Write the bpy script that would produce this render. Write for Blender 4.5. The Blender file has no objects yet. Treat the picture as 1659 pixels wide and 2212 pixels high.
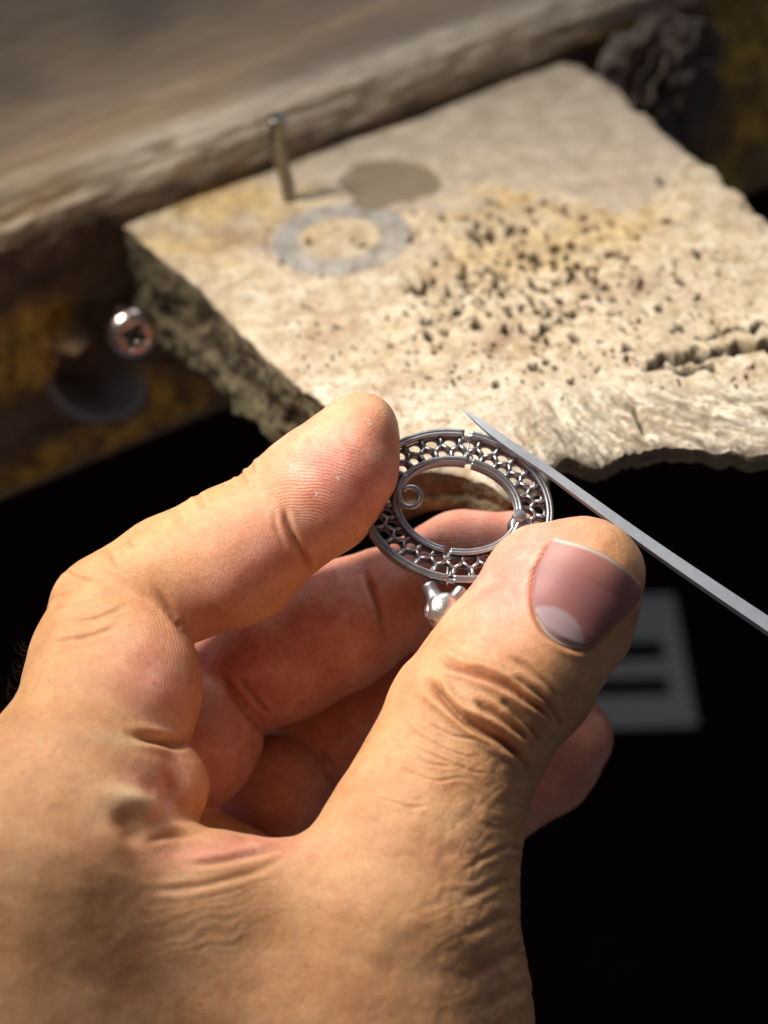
import bpy, bmesh, math, random, time
import numpy as np
from mathutils import Matrix, Vector
T0 = time.time()
sc = bpy.context.scene
COL = sc.collection
# ------------------------------------------------------------------ camera, world, lamps, exposure
# lengths below are in centimetres until a mesh is built (then x 0.01)
D0 = 33.0                     # distance of the focal plane (cm)
FPX = 80 / 36 * 2212          # focal length in "sheet" pixels (1659 x 2212)
PITCH, ROLL = math.radians(37), math.radians(6)
CX, CY = 829.5, 1106.0
_f = np.array([0, math.cos(PITCH), -math.sin(PITCH)])
_r = np.array([1.0, 0, 0]); _u = np.cross(_r, _f)
RGT = math.cos(ROLL) * _r - math.sin(ROLL) * _u
UPV = math.sin(ROLL) * _r + math.cos(ROLL) * _u
BCK = -_f
R3 = np.stack([RGT, UPV, BCK], 1)            # camera axes as columns

def ray(px, py):
    v = np.stack([(np.asarray(px, float) - CX) / FPX, -(np.asarray(py, float) - CY) / FPX, -np.ones_like(np.asarray(px, float))], -1)
    return v @ R3.T                            # depth-1 ray
CAM_H = float(-ray(1000, 1012)[2] * 34.7)
CAM = np.array([0.0, 0.0, CAM_H])

def on_plane(px, py, z=0.0):
    d = ray(px, py)
    t = (z - CAM_H) / d[..., 2]
    return CAM + d * np.asarray(t)[..., None]
def cam2world(P):
    P = np.asarray(P, float).copy(); P[..., 2] -= D0
    return P @ R3.T + CAM
def world2cam(P):
    Q = (np.asarray(P, float) - CAM) @ R3; Q[..., 2] += D0
    return Q
def C3(px, py, z=0.0):                         # point seen at px,py, z cm nearer than the focal plane
    k = (D0 - z) / FPX
    return np.array([(px - CX) * k, -(py - CY) * k, z])
def W(px, py, z=0.0): return cam2world(C3(px, py, z))

cam = bpy.data.cameras.new('camera'); cam_o = bpy.data.objects.new('camera', cam); COL.objects.link(cam_o)
cam.sensor_fit = 'VERTICAL'; cam.sensor_height = 36; cam.sensor_width = 36; cam.lens = 80
cam.clip_start = 0.01; cam.clip_end = 20
M = Matrix([list(R3[i]) + [CAM[i] * .01] for i in range(3)] + [[0, 0, 0, 1]])
cam_o.matrix_world = M
cam.dof.use_dof = True; cam.dof.focus_distance = 0.3265; cam.dof.aperture_fstop = 12.5
sc.camera = cam_o
world = bpy.data.worlds.new('World'); sc.world = world; world.use_nodes = True
bg = world.node_tree.nodes['Background']; bg.inputs[0].default_value = (.9, .9, 1, 1); bg.inputs[1].default_value = 0.085

def area(name, loc, target, size, power, color, shape='DISK'):
    l = bpy.data.lights.new(name, 'AREA'); l.shape = shape; l.size = size * .01; l.energy = power; l.color = color
    if shape == 'RECTANGLE': l.size_y = size * .007
    o = bpy.data.objects.new(name, l); COL.objects.link(o); o.location = Vector(loc) * .01
    o.rotation_euler = (Vector(target) - Vector(loc)).to_track_quat('-Z', 'Y').to_euler()
    return o
TG = W(1000, 1050, 0)
def spot(name, loc, target, radius, power, color, cone_deg, blend):
    l = bpy.data.lights.new(name, 'SPOT'); l.shadow_soft_size = radius * .01; l.energy = power; l.color = color; l.spot_size = math.radians(cone_deg); l.spot_blend = blend
    o = bpy.data.objects.new(name, l); COL.objects.link(o); o.location = Vector(loc) * .01
    o.rotation_euler = (Vector(target) - Vector(loc)).to_track_quat('-Z', 'Y').to_euler()
spot('work_lamp', TG + np.array([-19, 5, 30]), TG + UPV * 3.4 + RGT * -.3, 7.0, 14.3, (1.0, .92, .81), 47, 1.0)
area('cool_fill', TG + np.array([25, 60, 70]), TG, 50, 2.5, (.85, .92, 1.0))  # added cool fill from above and behind, source not in view
sc.view_settings.view_transform = 'Standard'; sc.view_settings.look = 'None'
sc.view_settings.exposure = 0.0; sc.view_settings.gamma = 1
sc.render.engine = 'CYCLES'
sc.cycles.use_denoising = True
sc.cycles.max_bounces = 6; sc.cycles.caustics_reflective = False; sc.cycles.caustics_refractive = False
sc.cycles.sample_clamp_indirect = 4

# ------------------------------------------------------------------ numpy helpers
def _hash(i, j, k):
    n = (i * 374761393 + j * 668265263 + k * 2147483647 + 1013904223) & 0xffffffff
    n = ((n ^ (n >> 13)) * 1274126177) & 0xffffffff
    return ((n ^ (n >> 16)) & 0xffff) / 65535.0 * 2 - 1
def noise(P):
    P = np.asarray(P, float); I = np.floor(P).astype(np.int64); F = P - I
    F = F * F * F * (F * (F * 6 - 15) + 10); r = 0
    for a in (0, 1):
        for b in (0, 1):
            for c in (0, 1):
                w = (F[..., 0] if a else 1 - F[..., 0]) * (F[..., 1] if b else 1 - F[..., 1]) * (F[..., 2] if c else 1 - F[..., 2])
                r = r + w * _hash(I[..., 0] + a, I[..., 1] + b, I[..., 2] + c)
    return r
def fbm(P, o=4):
    P = np.asarray(P, float); r = 0; a = 1
    for i in range(o):
        r = r + a * noise(P + 17.3 * i); P = P * 2.03; a *= .5
    return r
def sstep(a, b, x):
    t = np.clip((x - a) / (b - a), 0, 1); return t * t * (3 - 2 * t)
def polyd(X, Y, pts):
    """distance to a polyline and the run 0..1 along it"""
    pts = np.asarray(pts, float); seg = pts[1:] - pts[:-1]; L = np.hypot(*seg.T); cum = np.r_[0, np.cumsum(L)]
    best = np.full(np.shape(X), 1e9); run = np.zeros(np.shape(X)); side = np.zeros(np.shape(X))
    for i in range(len(seg)):
        dx = X - pts[i, 0]; dy = Y - pts[i, 1]
        t = np.clip((dx * seg[i, 0] + dy * seg[i, 1]) / (L[i] ** 2), 0, 1)
        ex = dx - t * seg[i, 0]; ey = dy - t * seg[i, 1]; d = np.hypot(ex, ey); m = d < best
        best = np.where(m, d, best); run = np.where(m, (cum[i] + t * L[i]) / cum[-1], run)
        side = np.where(m, np.sign(seg[i, 0] * dy - seg[i, 1] * dx), side)
    return best, run, side
def spline(pts, n):
    pts = np.asarray(pts, float); m = len(pts)
    d = np.r_[0, np.cumsum(np.linalg.norm(np.diff(pts, axis=0), axis=1))]; d /= d[-1]
    t = np.linspace(0, 1, n); out = np.zeros((n, pts.shape[1]))
    tan = np.gradient(pts, d, axis=0)
    k = np.clip(np.searchsorted(d, t, side='right') - 1, 0, m - 2); h = d[k + 1] - d[k]; s = ((t - d[k]) / h)[:, None]; h = h[:, None]
    return (2 * s**3 - 3 * s**2 + 1) * pts[k] + (s**3 - 2 * s**2 + s) * h * tan[k] + (-2 * s**3 + 3 * s**2) * pts[k + 1] + (s**3 - s**2) * h * tan[k + 1]

def mesh_obj(name, V, F, mat, parent=None, smooth=True, attrs=None, kind=None):
    me = bpy.data.meshes.new(name); V = np.asarray(V, float) * .01
    if isinstance(F, np.ndarray):
        nf, k = F.shape
        me.vertices.add(len(V)); me.vertices.foreach_set('co', V.astype(np.float32).ravel())
        me.loops.add(nf * k); me.loops.foreach_set('vertex_index', F.astype(np.int32).ravel())
        me.polygons.add(nf); me.polygons.foreach_set('loop_start', (np.arange(nf) * k).astype(np.int32))
        me.update(calc_edges=True); me.validate()
    else:
        me.from_pydata([tuple(v) for v in V], [], [tuple(int(i) for i in f) for f in F]); me.update()
    if smooth: me.polygons.foreach_set('use_smooth', np.ones(len(me.polygons), dtype=bool))
    for an, arr in (attrs or {}).items():
        a = me.attributes.new(an, 'FLOAT', 'POINT'); a.data.foreach_set('value', np.asarray(arr, np.float32))
    if mat: me.materials.append(mat)
    o = bpy.data.objects.new(name, me); COL.objects.link(o)
    if parent: o.parent = parent
    if kind: o['kind'] = kind
    return o
def root(name, label, cat, loc=None, group=None):
    o = bpy.data.objects.new(name, None); COL.objects.link(o); o.empty_display_size = .005
    o['label'] = label; o['category'] = cat
    if group: o['group'] = group
    return o
def tag(o, label, cat, group=None):
    o['label'] = label; o['category'] = cat
    if group: o['group'] = group
    return o

class MB:
    def __init__(s): s.v = []; s.f = []
    def add(s, V, F):
        n = len(s.v); s.v += [tuple(v) for v in V]; s.f += [tuple(i + n for i in f) for f in F]
    def tube(s, P, r, n=10, closed=False, cap=True, flat=None):
        P = np.asarray(P, float); m = len(P); r = np.broadcast_to(np.asarray(r, float), (m,))
        T = (np.roll(P, -1, 0) - np.roll(P, 1, 0)) if closed else np.gradient(P, axis=0)
        T /= np.linalg.norm(T, axis=1)[:, None] + 1e-12
        ref = BCK if abs(T[0] @ BCK) < .9 else RGT
        V = []
        u = np.cross(T[0], ref)
        for i in range(m):
            u = u - (u @ T[i]) * T[i]; u /= np.linalg.norm(u) + 1e-12; w = np.cross(T[i], u)
            for k in range(n):
                a = 2 * math.pi * k / n; V.append(P[i] + r[i] * (math.cos(a) * u + math.sin(a) * w))
        F = []
        for i in range(m if closed else m - 1):
            j = (i + 1) % m
            for k in range(n):
                l = (k + 1) % n; F.append((i * n + k, i * n + l, j * n + l, j * n + k))
        if cap and not closed: F += [tuple(range(n - 1, -1, -1)), tuple((m - 1) * n + k for k in range(n))]
        s.add(V, F)
    def box(s, c, ax, h):
        c = np.asarray(c, float); V = []
        for a in (-1, 1):
            for b in (-1, 1):
                for d in (-1, 1): V.append(c + a * h[0] * ax[0] + b * h[1] * ax[1] + d * h[2] * ax[2])
        s.add(V, [(0, 1, 3, 2), (4, 6, 7, 5), (0, 4, 5, 1), (2, 3, 7, 6), (0, 2, 6, 4), (1, 5, 7, 3)])
    def build(s, name, mat, parent=None, smooth=True, bevel=0, sub=0, kind=None):
        o = mesh_obj(name, s.v, s.f, mat, parent, smooth, kind=kind)
        bm = bmesh.new(); bm.from_mesh(o.data); bmesh.ops.recalc_face_normals(bm, faces=bm.faces); bm.to_mesh(o.data); bm.free()
        if bevel:
            b = o.modifiers.new('bevel', 'BEVEL'); b.width = bevel * .01; b.segments = 3; b.limit_method = 'ANGLE'
        if sub:
            b = o.modifiers.new('sub', 'SUBSURF'); b.levels = sub; b.render_levels = sub
        return o

# ------------------------------------------------------------------ material helpers
class NT:
    def __init__(s, name):
        s.m = bpy.data.materials.new(name); s.m.use_nodes = True; s.t = s.m.node_tree; s.n = s.t.nodes
        s.p = s.n['Principled BSDF']; s.out = s.n['Material Output']
        tc = s.n.new('ShaderNodeTexCoord'); mp = s.n.new('ShaderNodeMapping'); mp.inputs['Scale'].default_value = (100, 100, 100)
        s.t.links.new(tc.outputs['Object'], mp.inputs[0]); s.co = mp.outputs[0]
    def lk(s, a, b):
        if hasattr(a, 'links') or hasattr(a, 'is_linked'): s.t.links.new(a, b)
        else: b.default_value = a
    def noise(s, scale, detail=4, rough=.55, dist=0, co=None):
        n = s.n.new('ShaderNodeTexNoise'); s.t.links.new(co or s.co, n.inputs['Vector'])
        n.inputs['Scale'].default_value = scale; n.inputs['Detail'].default_value = detail; n.inputs['Roughness'].default_value = rough; n.inputs['Distortion'].default_value = dist
        return n.outputs[0]
    def vor(s, scale, feature='F1', co=None, rnd=1):
        n = s.n.new('ShaderNodeTexVoronoi'); s.t.links.new(co or s.co, n.inputs['Vector']); n.feature = feature
        n.inputs['Scale'].default_value = scale; n.inputs['Randomness'].default_value = rnd
        return n.outputs['Distance']
    def attr(s, name):
        n = s.n.new('ShaderNodeAttribute'); n.attribute_name = name; return n.outputs['Fac']
    def math(s, op, a, b=0.0, c=None, clamp=False):
        n = s.n.new('ShaderNodeMath'); n.operation = op; n.use_clamp = clamp; s.lk(a, n.inputs[0]); s.lk(b, n.inputs[1])
        if c is not None: s.lk(c, n.inputs[2])
        return n.outputs[0]
    def ramp(s, f, pts):
        n = s.n.new('ShaderNodeValToRGB'); s.lk(f, n.inputs[0]); e = n.color_ramp.elements
        while len(e) < len(pts): e.new(.5)
        for k, (p, c) in enumerate(pts):
            e[k].position = p; e[k].color = (*c, 1) if len(c) == 3 else c
        return n.outputs[0]
    def rng(s, f, a, b, c=0, d=1):
        n = s.n.new('ShaderNodeMapRange'); s.lk(f, n.inputs[0])
        for i, v in enumerate((a, b, c, d)): n.inputs[i + 1].default_value = v
        return n.outputs[0]
    def mix(s, f, a, b, mode='MIX'):
        n = s.n.new('ShaderNodeMix'); n.data_type = 'RGBA'; n.blend_type = mode; s.lk(f, n.inputs[0])
        for v, i in ((a, 6), (b, 7)):
            if isinstance(v, tuple): n.inputs[i].default_value = (*v, 1)
            else: s.lk(v, n.inputs[i])
        return n.outputs[2]
    def mapping(s, sx, sy, sz, rot=(0, 0, 0)):
        mp = s.n.new('ShaderNodeMapping'); s.t.links.new(s.co, mp.inputs[0]); mp.inputs['Scale'].default_value = (sx, sy, sz); mp.inputs['Rotation'].default_value = rot
        return mp.outputs[0]
    def bump(s, h, strength, dist, prev=None):
        n = s.n.new('ShaderNodeBump'); s.lk(h, n.inputs['Height']); n.inputs['Strength'].default_value = strength
        n.inputs['Distance'].default_value = dist * .01
        if prev is not None: s.t.links.new(prev, n.inputs['Normal'])
        return n.outputs[0]
    def fin(s, color=None, rough=None, metal=None, normal=None, **kw):
        i = s.p.inputs
        if color is not None:
            if isinstance(color, tuple): i['Base Color'].default_value = (*color, 1)
            else: s.lk(color, i['Base Color'])
        if rough is not None: s.lk(rough, i['Roughness'])
        if metal is not None: s.lk(metal, i['Metallic'])
        if normal is not None: s.lk(normal, i['Normal'])
        for k, v in kw.items(): s.lk(v, i[k.replace('_', ' ')])
        return s.m

# ------------------------------------------------------------------ workbench (setting)
B1 = on_plane(265, 485); B2 = on_plane(1230, 130)
BU = (B2 - B1) / np.linalg.norm(B2 - B1); BV = np.array([-BU[1], BU[0], 0])
if BV[1] < 0: BV = -BV
def proj(P):
    Q = world2cam(P); d = D0 - Q[..., 2]
    return CX + Q[..., 0] / d * FPX, CY - Q[..., 1] / d * FPX
def bench():
    prof = [(2.0, -4.9), (.25, -4.9), (.06, -4.75)] + [(.04, z) for z in np.linspace(-4.5, .45, 12)] + [(.10, .75), (.25, 1.0), (.5, 1.15), (.8, 1.2), (1.5, 1.2), (3, 1.2), (6, 1.2), (10, 1.2), (16, 1.2), (30, 1.2)]
    pr = np.array(prof); d = np.r_[0, np.cumsum(np.hypot(*np.diff(pr, axis=0).T))]
    tt = np.concatenate([np.linspace(0, 1.9, 12), np.linspace(1.95, 9.5, 230), np.linspace(9.7, 20, 60), np.linspace(21, d[-1], 20)])
    pv = np.interp(tt, d, pr[:, 0]); pz = np.interp(tt, d, pr[:, 1])
    us = np.concatenate([np.linspace(-14, -6, 20), np.linspace(-5.9, 17, 420), np.linspace(17.5, 45, 30)])
    U, T = np.meshgrid(us, np.arange(len(tt)), indexing='ij'); V_, Z_ = pv[T], pz[T]
    P = B1 + U[..., None] * BU + V_[..., None] * BV + Z_[..., None] * np.array([0, 0, 1])
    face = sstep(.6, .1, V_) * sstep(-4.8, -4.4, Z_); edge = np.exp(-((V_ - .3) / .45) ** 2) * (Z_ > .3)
    L = np.stack([U, V_, Z_], -1)
    n1 = fbm(L * [.45, 1.2, 1.2], 4); n2 = fbm(L * [1.6, 3, 3] + 5, 4)
    grain = fbm(L * [.5, 5, 5] + 9, 3)
    out = face * (n1 * .07 + n2 * .025) - edge * (.10 + .02 * n1)
    wear = sstep(2.5, -2.5, U)                      # the left end of the edge is worn away
    out = out - edge * wear * .25
    px, py = proj(P)
    def blob(x, y, rx, ry, p=2, a=0):
        c, s_ = math.cos(a), math.sin(a); dx = px - x; dy = py - y
        return np.exp(-(np.abs((dx * c + dy * s_) / rx) ** p + np.abs((-dx * s_ + dy * c) / ry) ** p))
    hole = sstep(1.25, .8, np.hypot((px - 212) / 78, (py - 815) / 66) + .05 * n2) * face; out = out - hole * 1.3
    gouge = blob(185, 700, 70, 38, 4) * face; out = out - gouge * .45
    knob = blob(170, 742, 48, 34, 3) * face; out = out + knob * .4
    dot = blob(139, 770, 10, 10, 3) * face; out = out - dot * .5
    lip = sstep(1.55, 1.3, np.hypot((px - 212) / 78, (py - 815) / 66)) * face * (1 - .6 * hole) * sstep(800, 880, py); out = out + lip * .12
    N = -BV[None, None] * np.maximum(face, edge * .5)[..., None] + np.array([0, 0, 1.0]) * (edge * .8)[..., None]
    P = P + out[..., None] * N
    top = (V_ > .7)
    P[..., 2] += top * (grain * .015 + fbm(L * [.25, .7, 1], 3) * .03)
    P[..., 2] -= 1.1 * np.exp(-((U + 6) / 3.0) ** 2) * np.exp(-(V_ / 2.5) ** 2) * (Z_ > .3) * .35
    nu, nt = U.shape; idx = np.arange(nu * nt).reshape(nu, nt)
    F = np.stack([idx[:-1, :-1], idx[1:, :-1], idx[1:, 1:], idx[:-1, 1:]], -1).reshape(-1, 4)
    ochre = np.clip(blob(20, 900, 150, 60, 2, .25) * .0 + blob(90, 705, 75, 45, 2, -.4) + blob(40, 790, 110, 60, 2) + blob(60, 1040, 260, 55, 3, -.38) * .9 + blob(330, 880, 60, 90, 4) * .55 + blob(400, 870, 90, 70, 4) * .5
                    + sstep(1500, 1600, px) * .5 + blob(1300, 62, 80, 22, 2, -.2) * .5, 0, 1) * face
    ochre = np.clip(ochre * (1.5 + 1.1 * fbm(L * 1.3 + 3, 4)), 0, 1)
    steel = np.clip(lip * .9 + blob(285, 850, 26, 60, 3, .2) * face * .5, 0, 1)
    pale = np.clip(edge * (1 + .5 * n2) * (U < 14), 0, 1) + .5 * knob  # chipped edge, its highlight painted into the colour
    stain = np.clip(blob(900, 110, 330, 70, 2, -.3) * .9 + blob(300, 40, 120, 60, 2, -.5) * .5 + blob(30, 180, 90, 50) * .5 + blob(640, 190, 120, 40, 2, -.3) * .4, 0, 1) * (Z_ > 1)
    warm = np.clip(blob(60, 430, 130, 40, 2, -.35) * (Z_ > .2), 0, 1)
    m = NT('bench_wood')
    co = m.mapping(1, 1, 1, (0, 0, -math.atan2(BU[1], BU[0])))
    mp = m.n.new('ShaderNodeMapping'); m.t.links.new(co, mp.inputs[0]); mp.inputs['Scale'].default_value = (.35, 2.5, 2.5); g = mp.outputs[0]
    fine = m.noise(2.2, 8, .65, .4, g); big = m.noise(.5, 4, .5, 0, g)
    topc = m.ramp(fine, [(.3, (.17, .105, .055)), (.52, (.30, .205, .12)), (.72, (.40, .29, .18))])
    topc = m.mix(m.rng(big, .4, .7), topc, (.20, .145, .10))
    topc = m.mix(m.attr('stain'), topc, (.075, .058, .05))
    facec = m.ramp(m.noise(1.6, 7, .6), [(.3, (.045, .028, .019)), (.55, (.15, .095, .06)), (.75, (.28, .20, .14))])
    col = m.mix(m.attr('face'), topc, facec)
    col = m.mix(m.attr('ochre'), col, m.ramp(m.noise(3, 6, .6), [(.35, (.20, .10, .014)), (.6, (.74, .47, .07))]))
    col = m.mix(m.attr('pale'), col, m.ramp(m.noise(2.4, 6, .6, 0, g), [(.35, (.36, .29, .22)), (.6, (.55, .47, .37))]))
    col = m.mix(m.attr('warm'), col, m.ramp(fine, [(.4, (.35, .22, .09)), (.6, (.55, .42, .25))]))
    col = m.mix(m.attr('steel'), col, (.30, .36, .40))
    nb = m.bump(fine, .5, .06)
    mat = m.fin(col, .62, 0.0, nb)
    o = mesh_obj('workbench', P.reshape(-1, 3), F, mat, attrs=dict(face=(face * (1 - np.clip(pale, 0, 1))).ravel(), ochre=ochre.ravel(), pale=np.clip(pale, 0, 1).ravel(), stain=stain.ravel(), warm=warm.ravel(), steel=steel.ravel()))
    tag(o, 'worn brown wooden workbench with a pale chipped front edge with painted-in highlight and flaking ochre paint', 'workbench')
bench()

# ------------------------------------------------------------------ bench pin: the pale pitted wooden plank
PITS = [(225,1035,45,.5),(370,985,28,.35),(520,985,34,.4),(440,840,34,.4),(490,825,26,.35),(640,905,30,.4),(690,915,22,.35),(780,945,30,.4),(790,865,25,.3),(850,865,20,.25),(810,735,28,.35),(735,690,15,.25),(650,672,15,.25),(500,685,24,.3),(595,795,20,.3),(500,755,15,.25),(395,755,15,.25),(310,755,18,.25),(185,735,12,.2),(435,1200,28,.4),(545,1232,16,.3),(895,1075,20,.3),(820,1150,15,.25),(790,1185,15,.25),(685,1130,15,.25),(625,1125,15,.25),(725,1225,26,.3),(740,1265,15,.25),(850,1255,18,.3),(670,1385,20,.25),(515,1315,10,.2),(965,1268,14,.25),(1065,1225,12,.25),(1197,1135,20,.3),(1110,962,15,.3),(1278,935,17,.3),(1235,765,24,.2),(1220,603,18,.15),(1565,710,16,.15),(1365,1092,17,.25),(1120,830,18,.15),(1130,1250,12,.2),(1098,1195,12,.2),(315,1048,14,.3),(240,1240,26,.2),(225,1185,20,.2),(145,1150,13,.25),(70,1165,13,.25),(85,1285,15,.2),(1020,1335,9,.2),(800,1508,8,.1),(870,1015,10,.2),(985,1030,12,.2),(1050,1150,10,.2),(1080,1105,9,.2),(1275,1225,9,.2),(1025,770,12,.15)]
PITS = [(801.4 + x * .5169, 80.1 + y * .5169, r * .5169, d) for x, y, r, d in PITS] + [(672,523,9,.25),(762,518,8,.25),(782,530,8,.2),(610,560,6,.15)]
def pin():
    left = spline([(265,485),(330,545),(400,600),(470,662),(540,738),(600,792),(660,840),(700,872),(760,925),(820,985),(858,1012)], 420)
    front = spline([(858,1012),(890,1014),(930,1010),(975,1010),(1020,1024),(1059,1046),(1097,1072),(1150,1062),(1178,1042),(1196,1004),(1216,982),(1245,990),(1282,1003),(1320,990),(1350,976),(1390,965),(1500,960),(1600,966),(1659,969),(1800,975),(2000,980)], 560)
    right = spline([(1230,130),(1262,140),(1290,163),(1340,196),(1365,228),(1400,252),(1450,290),(1500,333),(1545,363),(1575,402),(1600,420),(1640,458),(1700,520),(1800,640),(1950,820),(2000,980)], 420)
    back = spline([(265,485),(500,398),(750,308),(1000,218),(1160,150),(1230,130)], 560)
    n, m_ = 560, 420
    s = np.linspace(0, 1, n)[:, None, None]; t = np.linspace(0, 1, m_)[None, :, None]
    C = (1 - t) * back[:, None] + t * front[:, None] + (1 - s) * left[None] + s * right[None] - ((1 - s) * (1 - t) * back[0] + s * (1 - t) * back[-1] + (1 - s) * t * front[0] + s * t * front[-1])
    X, Y = C[..., 0], C[..., 1]
    bev = sstep(1010, 1330, X)
    y0 = 815 * bev + (1 - bev) * 890
    z = -(.38 * bev + .14) * np.clip((Y - y0) / 150, 0, 1.3) ** 1.3
    T = np.broadcast_to(t[..., 0], X.shape); S = np.broadcast_to(s[..., 0], X.shape)
    P0 = on_plane(X, Y, z)
    # masks
    nz = fbm(P0 * .9, 4)
    dust_line, _, _ = polyd(X, Y, [(560, 470), (700, 420), (900, 440), (1050, 400), (1240, 470), (1400, 500), (1420, 400), (1340, 200)])
    above_d = (np.interp(X, [250, 500, 600, 760, 900, 1060, 1180, 1260, 1330, 1420, 1480, 1700], [440, 400, 395, 430, 440, 425, 395, 420, 455, 465, 330, 300]) - Y)
    nzf = fbm(P0 * 2.5 + 70, 4); dust = sstep(-18, 22, above_d + nz * 26 + nzf * 20) * (1 - .25 * sstep(.1, .8, nzf)); dust = np.clip(dust + .75 * sstep(.5, .9, fbm(P0 * .8 + 90, 4)) * sstep(700, 500, Y), 0, 1)
    crumb = sstep(1, 0, np.hypot((X - 1080) / 420, (Y - 600) / 240)) * (1 - dust)
    cream = sstep(720, 880, Y + nz * 40)
    yellow = sstep(1.2, .2, np.hypot((X - 1130) / 380, (Y - 470) / 150)) + 1.1 * sstep(1.2, .2, np.hypot((X - 470) / 300, (Y - 470) / 130))
    el = lambda x, y, rx, ry: np.exp(-(((X - x) / rx) ** 2 + ((Y - y) / ry) ** 2) ** 1.5)
    patch = (el(1110, 745, 95, 42) + .8 * el(470, 520, 110, 40) + .6 * el(700, 690, 90, 60) + .7 * el(960, 560, 60, 45) + .6 * el(640, 770, 70, 50) + .6 * el(860, 830, 90, 40) + .5 * el(1350, 620, 120, 40) + .6 * el(330, 500, 50, 20)) * (.8 + .7 * nzf)
    pits = np.zeros_like(X); dep = np.zeros_like(X)
    wob = fbm(P0 * 4.0, 3); wob2 = fbm(P0 * 4.0 + 31, 3)
    rs = np.random.RandomState(4); pl = list(PITS)
    for _ in range(210):
        x, y = rs.normal(1140, 150), rs.normal(600, 100)
        if y > 440: pl.append((x, y, rs.uniform(4, 10), rs.uniform(.12, .3)))
    for _ in range(330):
        x, y = rs.uniform(880, 1640), rs.uniform(430, 840)
        if y < 440 + 90 * (x > 1230): continue
        pl.append((x, y, rs.uniform(2.5, 5.5), rs.uniform(.08, .2)))
    for _ in range(60): pl.append((rs.uniform(620, 900), rs.uniform(560, 800), rs.uniform(2.5, 5), .1))
    for x, y, r, d in pl:
        sel = (np.abs(X - x) < 3 * r) & (np.abs(Y - y) < 3 * r)
        q = np.hypot(X[sel] - x + wob[sel] * r * .8, (Y[sel] - y + wob2[sel] * r * .6) * 1.15) / r
        g = sstep(1.15, .45, q); dep[sel] = np.maximum(dep[sel], g * d); pits[sel] = np.maximum(pits[sel], sstep(1.1, .5, q))
    # the long crack at the right of the filed slope and the split below it
    for pts, w, d in (([(1375,791),(1440,775),(1500,768),(1560,752),(1659,747),(1800,740)], 11, .35), ([(1385,792),(1450,797),(1545,793)], 7, .3), ([(1480,740),(1560,715),(1659,700)], 5, .15)):
        dd, run, sd = polyd(X + wob * 12, Y + wob2 * 10, pts); ww = w * (.35 + sstep(0, .2, run))
        dep = np.maximum(dep, d * sstep(1.1, .3, dd / ww)); pits = np.maximum(pits, .9 * sstep(1.1, .4, dd / ww))
    # washer print and two round scars
    c1 = on_plane(735, 512); r1 = np.hypot(*(P0 - c1)[..., :2].T).T
    ringm = sstep(1.30, 1.2, r1) * sstep(.66, .80, r1); dep = dep + .03 * ringm + .05 * np.exp(-((r1 - 1.3) / .05) ** 2)
    c2 = on_plane(845, 397); r2 = np.hypot(*((P0 - c2)[..., :2] / [1, .95]).T).T; scar = sstep(.98, .85, r2 + .14 * nz + .10 * nzf); dep = dep + .05 * scar
    c3 = on_plane(445, 456); r3 = np.hypot(*(P0 - c3)[..., :2].T).T; scar3 = sstep(.55, .45, r3); dep = dep + .06 * scar3
    rough = fbm(P0 * 3.2 + 7, 5); fine = fbm(P0 * 9 + 3, 3)
    # fibres on the filed slope run down to the front edge
    a = math.radians(-38); fx = P0[..., 0] * math.cos(a) + P0[..., 1] * math.sin(a); fy = -P0[..., 0] * math.sin(a) + P0[..., 1] * math.cos(a)
    fa = np.radians(np.interp(X, [1100, 1250, 1450, 1700], [50, 40, 22, 12])); q_ = (Y - 900) * np.cos(fa) - (X - 1300) * np.sin(fa); l_ = (Y - 900) * np.sin(fa) + (X - 1300) * np.cos(fa); fib = fbm(np.stack([l_ / 130, (q_ + 6 * wob) / 9.0, 0 * q_], -1), 4); slope = bev * sstep(820, 870, Y)
    z2 = z - dep + .030 * rough * (.25 + 1.3 * crumb + .4 * cream * (1 - slope)) * (1 - .8 * dust) + .012 * fine * (1 - .7 * dust) + slope * fib * .014 + .02 * nz
    cre = [(1370,870,1400,950,.18),(1260,870,1330,940,.1),(1460,880,1540,940,.1),(1180,860,1240,930,.06)]
    for x0, yy0, x1, y1, d in cre:
        dd, run, sd = polyd(X, Y, [(x0, yy0), (x1, y1)]); z2 = z2 - d * np.exp(-(dd / 7) ** 2) * np.sin(np.pi * np.clip(run, 0, 1))
    ed = np.minimum(np.minimum(S, 1 - S) * n, (1 - T) * m_)        # rounded, chipped rims
    rim = np.exp(-(ed / 6.0)); z2 = z2 - rim * (.08 + .08 * fbm(P0 * 2.2 + 5, 3) * (1 - .7 * slope))
    # file strokes and torn fibres on the filed front
    scr = np.zeros_like(X); rf = np.random.RandomState(11)
    for j in range(210):
        x0, y0_ = rf.uniform(1080, 1680), rf.uniform(815, 950); a0 = math.radians(np.interp(x0, [1080, 1250, 1450, 1700], [52, 42, 24, 14]) + rf.normal(0, 5)); L_ = rf.uniform(40, 150); bend = rf.uniform(-8, 8)
        x1, y1_ = x0 + L_ * math.cos(a0), y0_ + L_ * math.sin(a0); xm, ym = (x0 + x1) / 2 + bend, (y0_ + y1_) / 2 - bend
        ii = np.nonzero((X > x0 - 12) & (X < x1 + 12) & (Y > y0_ - 12) & (Y < y1_ + 12)); 
        if not len(ii[0]): continue
        dd, run, sd = polyd(X[ii], Y[ii], [(x0, y0_), (xm, ym), (x1, y1_)]); w_ = rf.uniform(1.6, 3.6) * (1 + (rf.rand() < .12) * 1.5); g = np.exp(-(dd / w_) ** 2) * np.sin(np.pi * np.clip(run, .02, .98)) * slope[ii]
        if rf.rand() < .62: z2[ii] -= rf.uniform(.012, .045) * g; scr[ii] = np.maximum(scr[ii], rf.uniform(.3, 1) * g)
        else: z2[ii] += rf.uniform(.01, .03) * g
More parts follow.
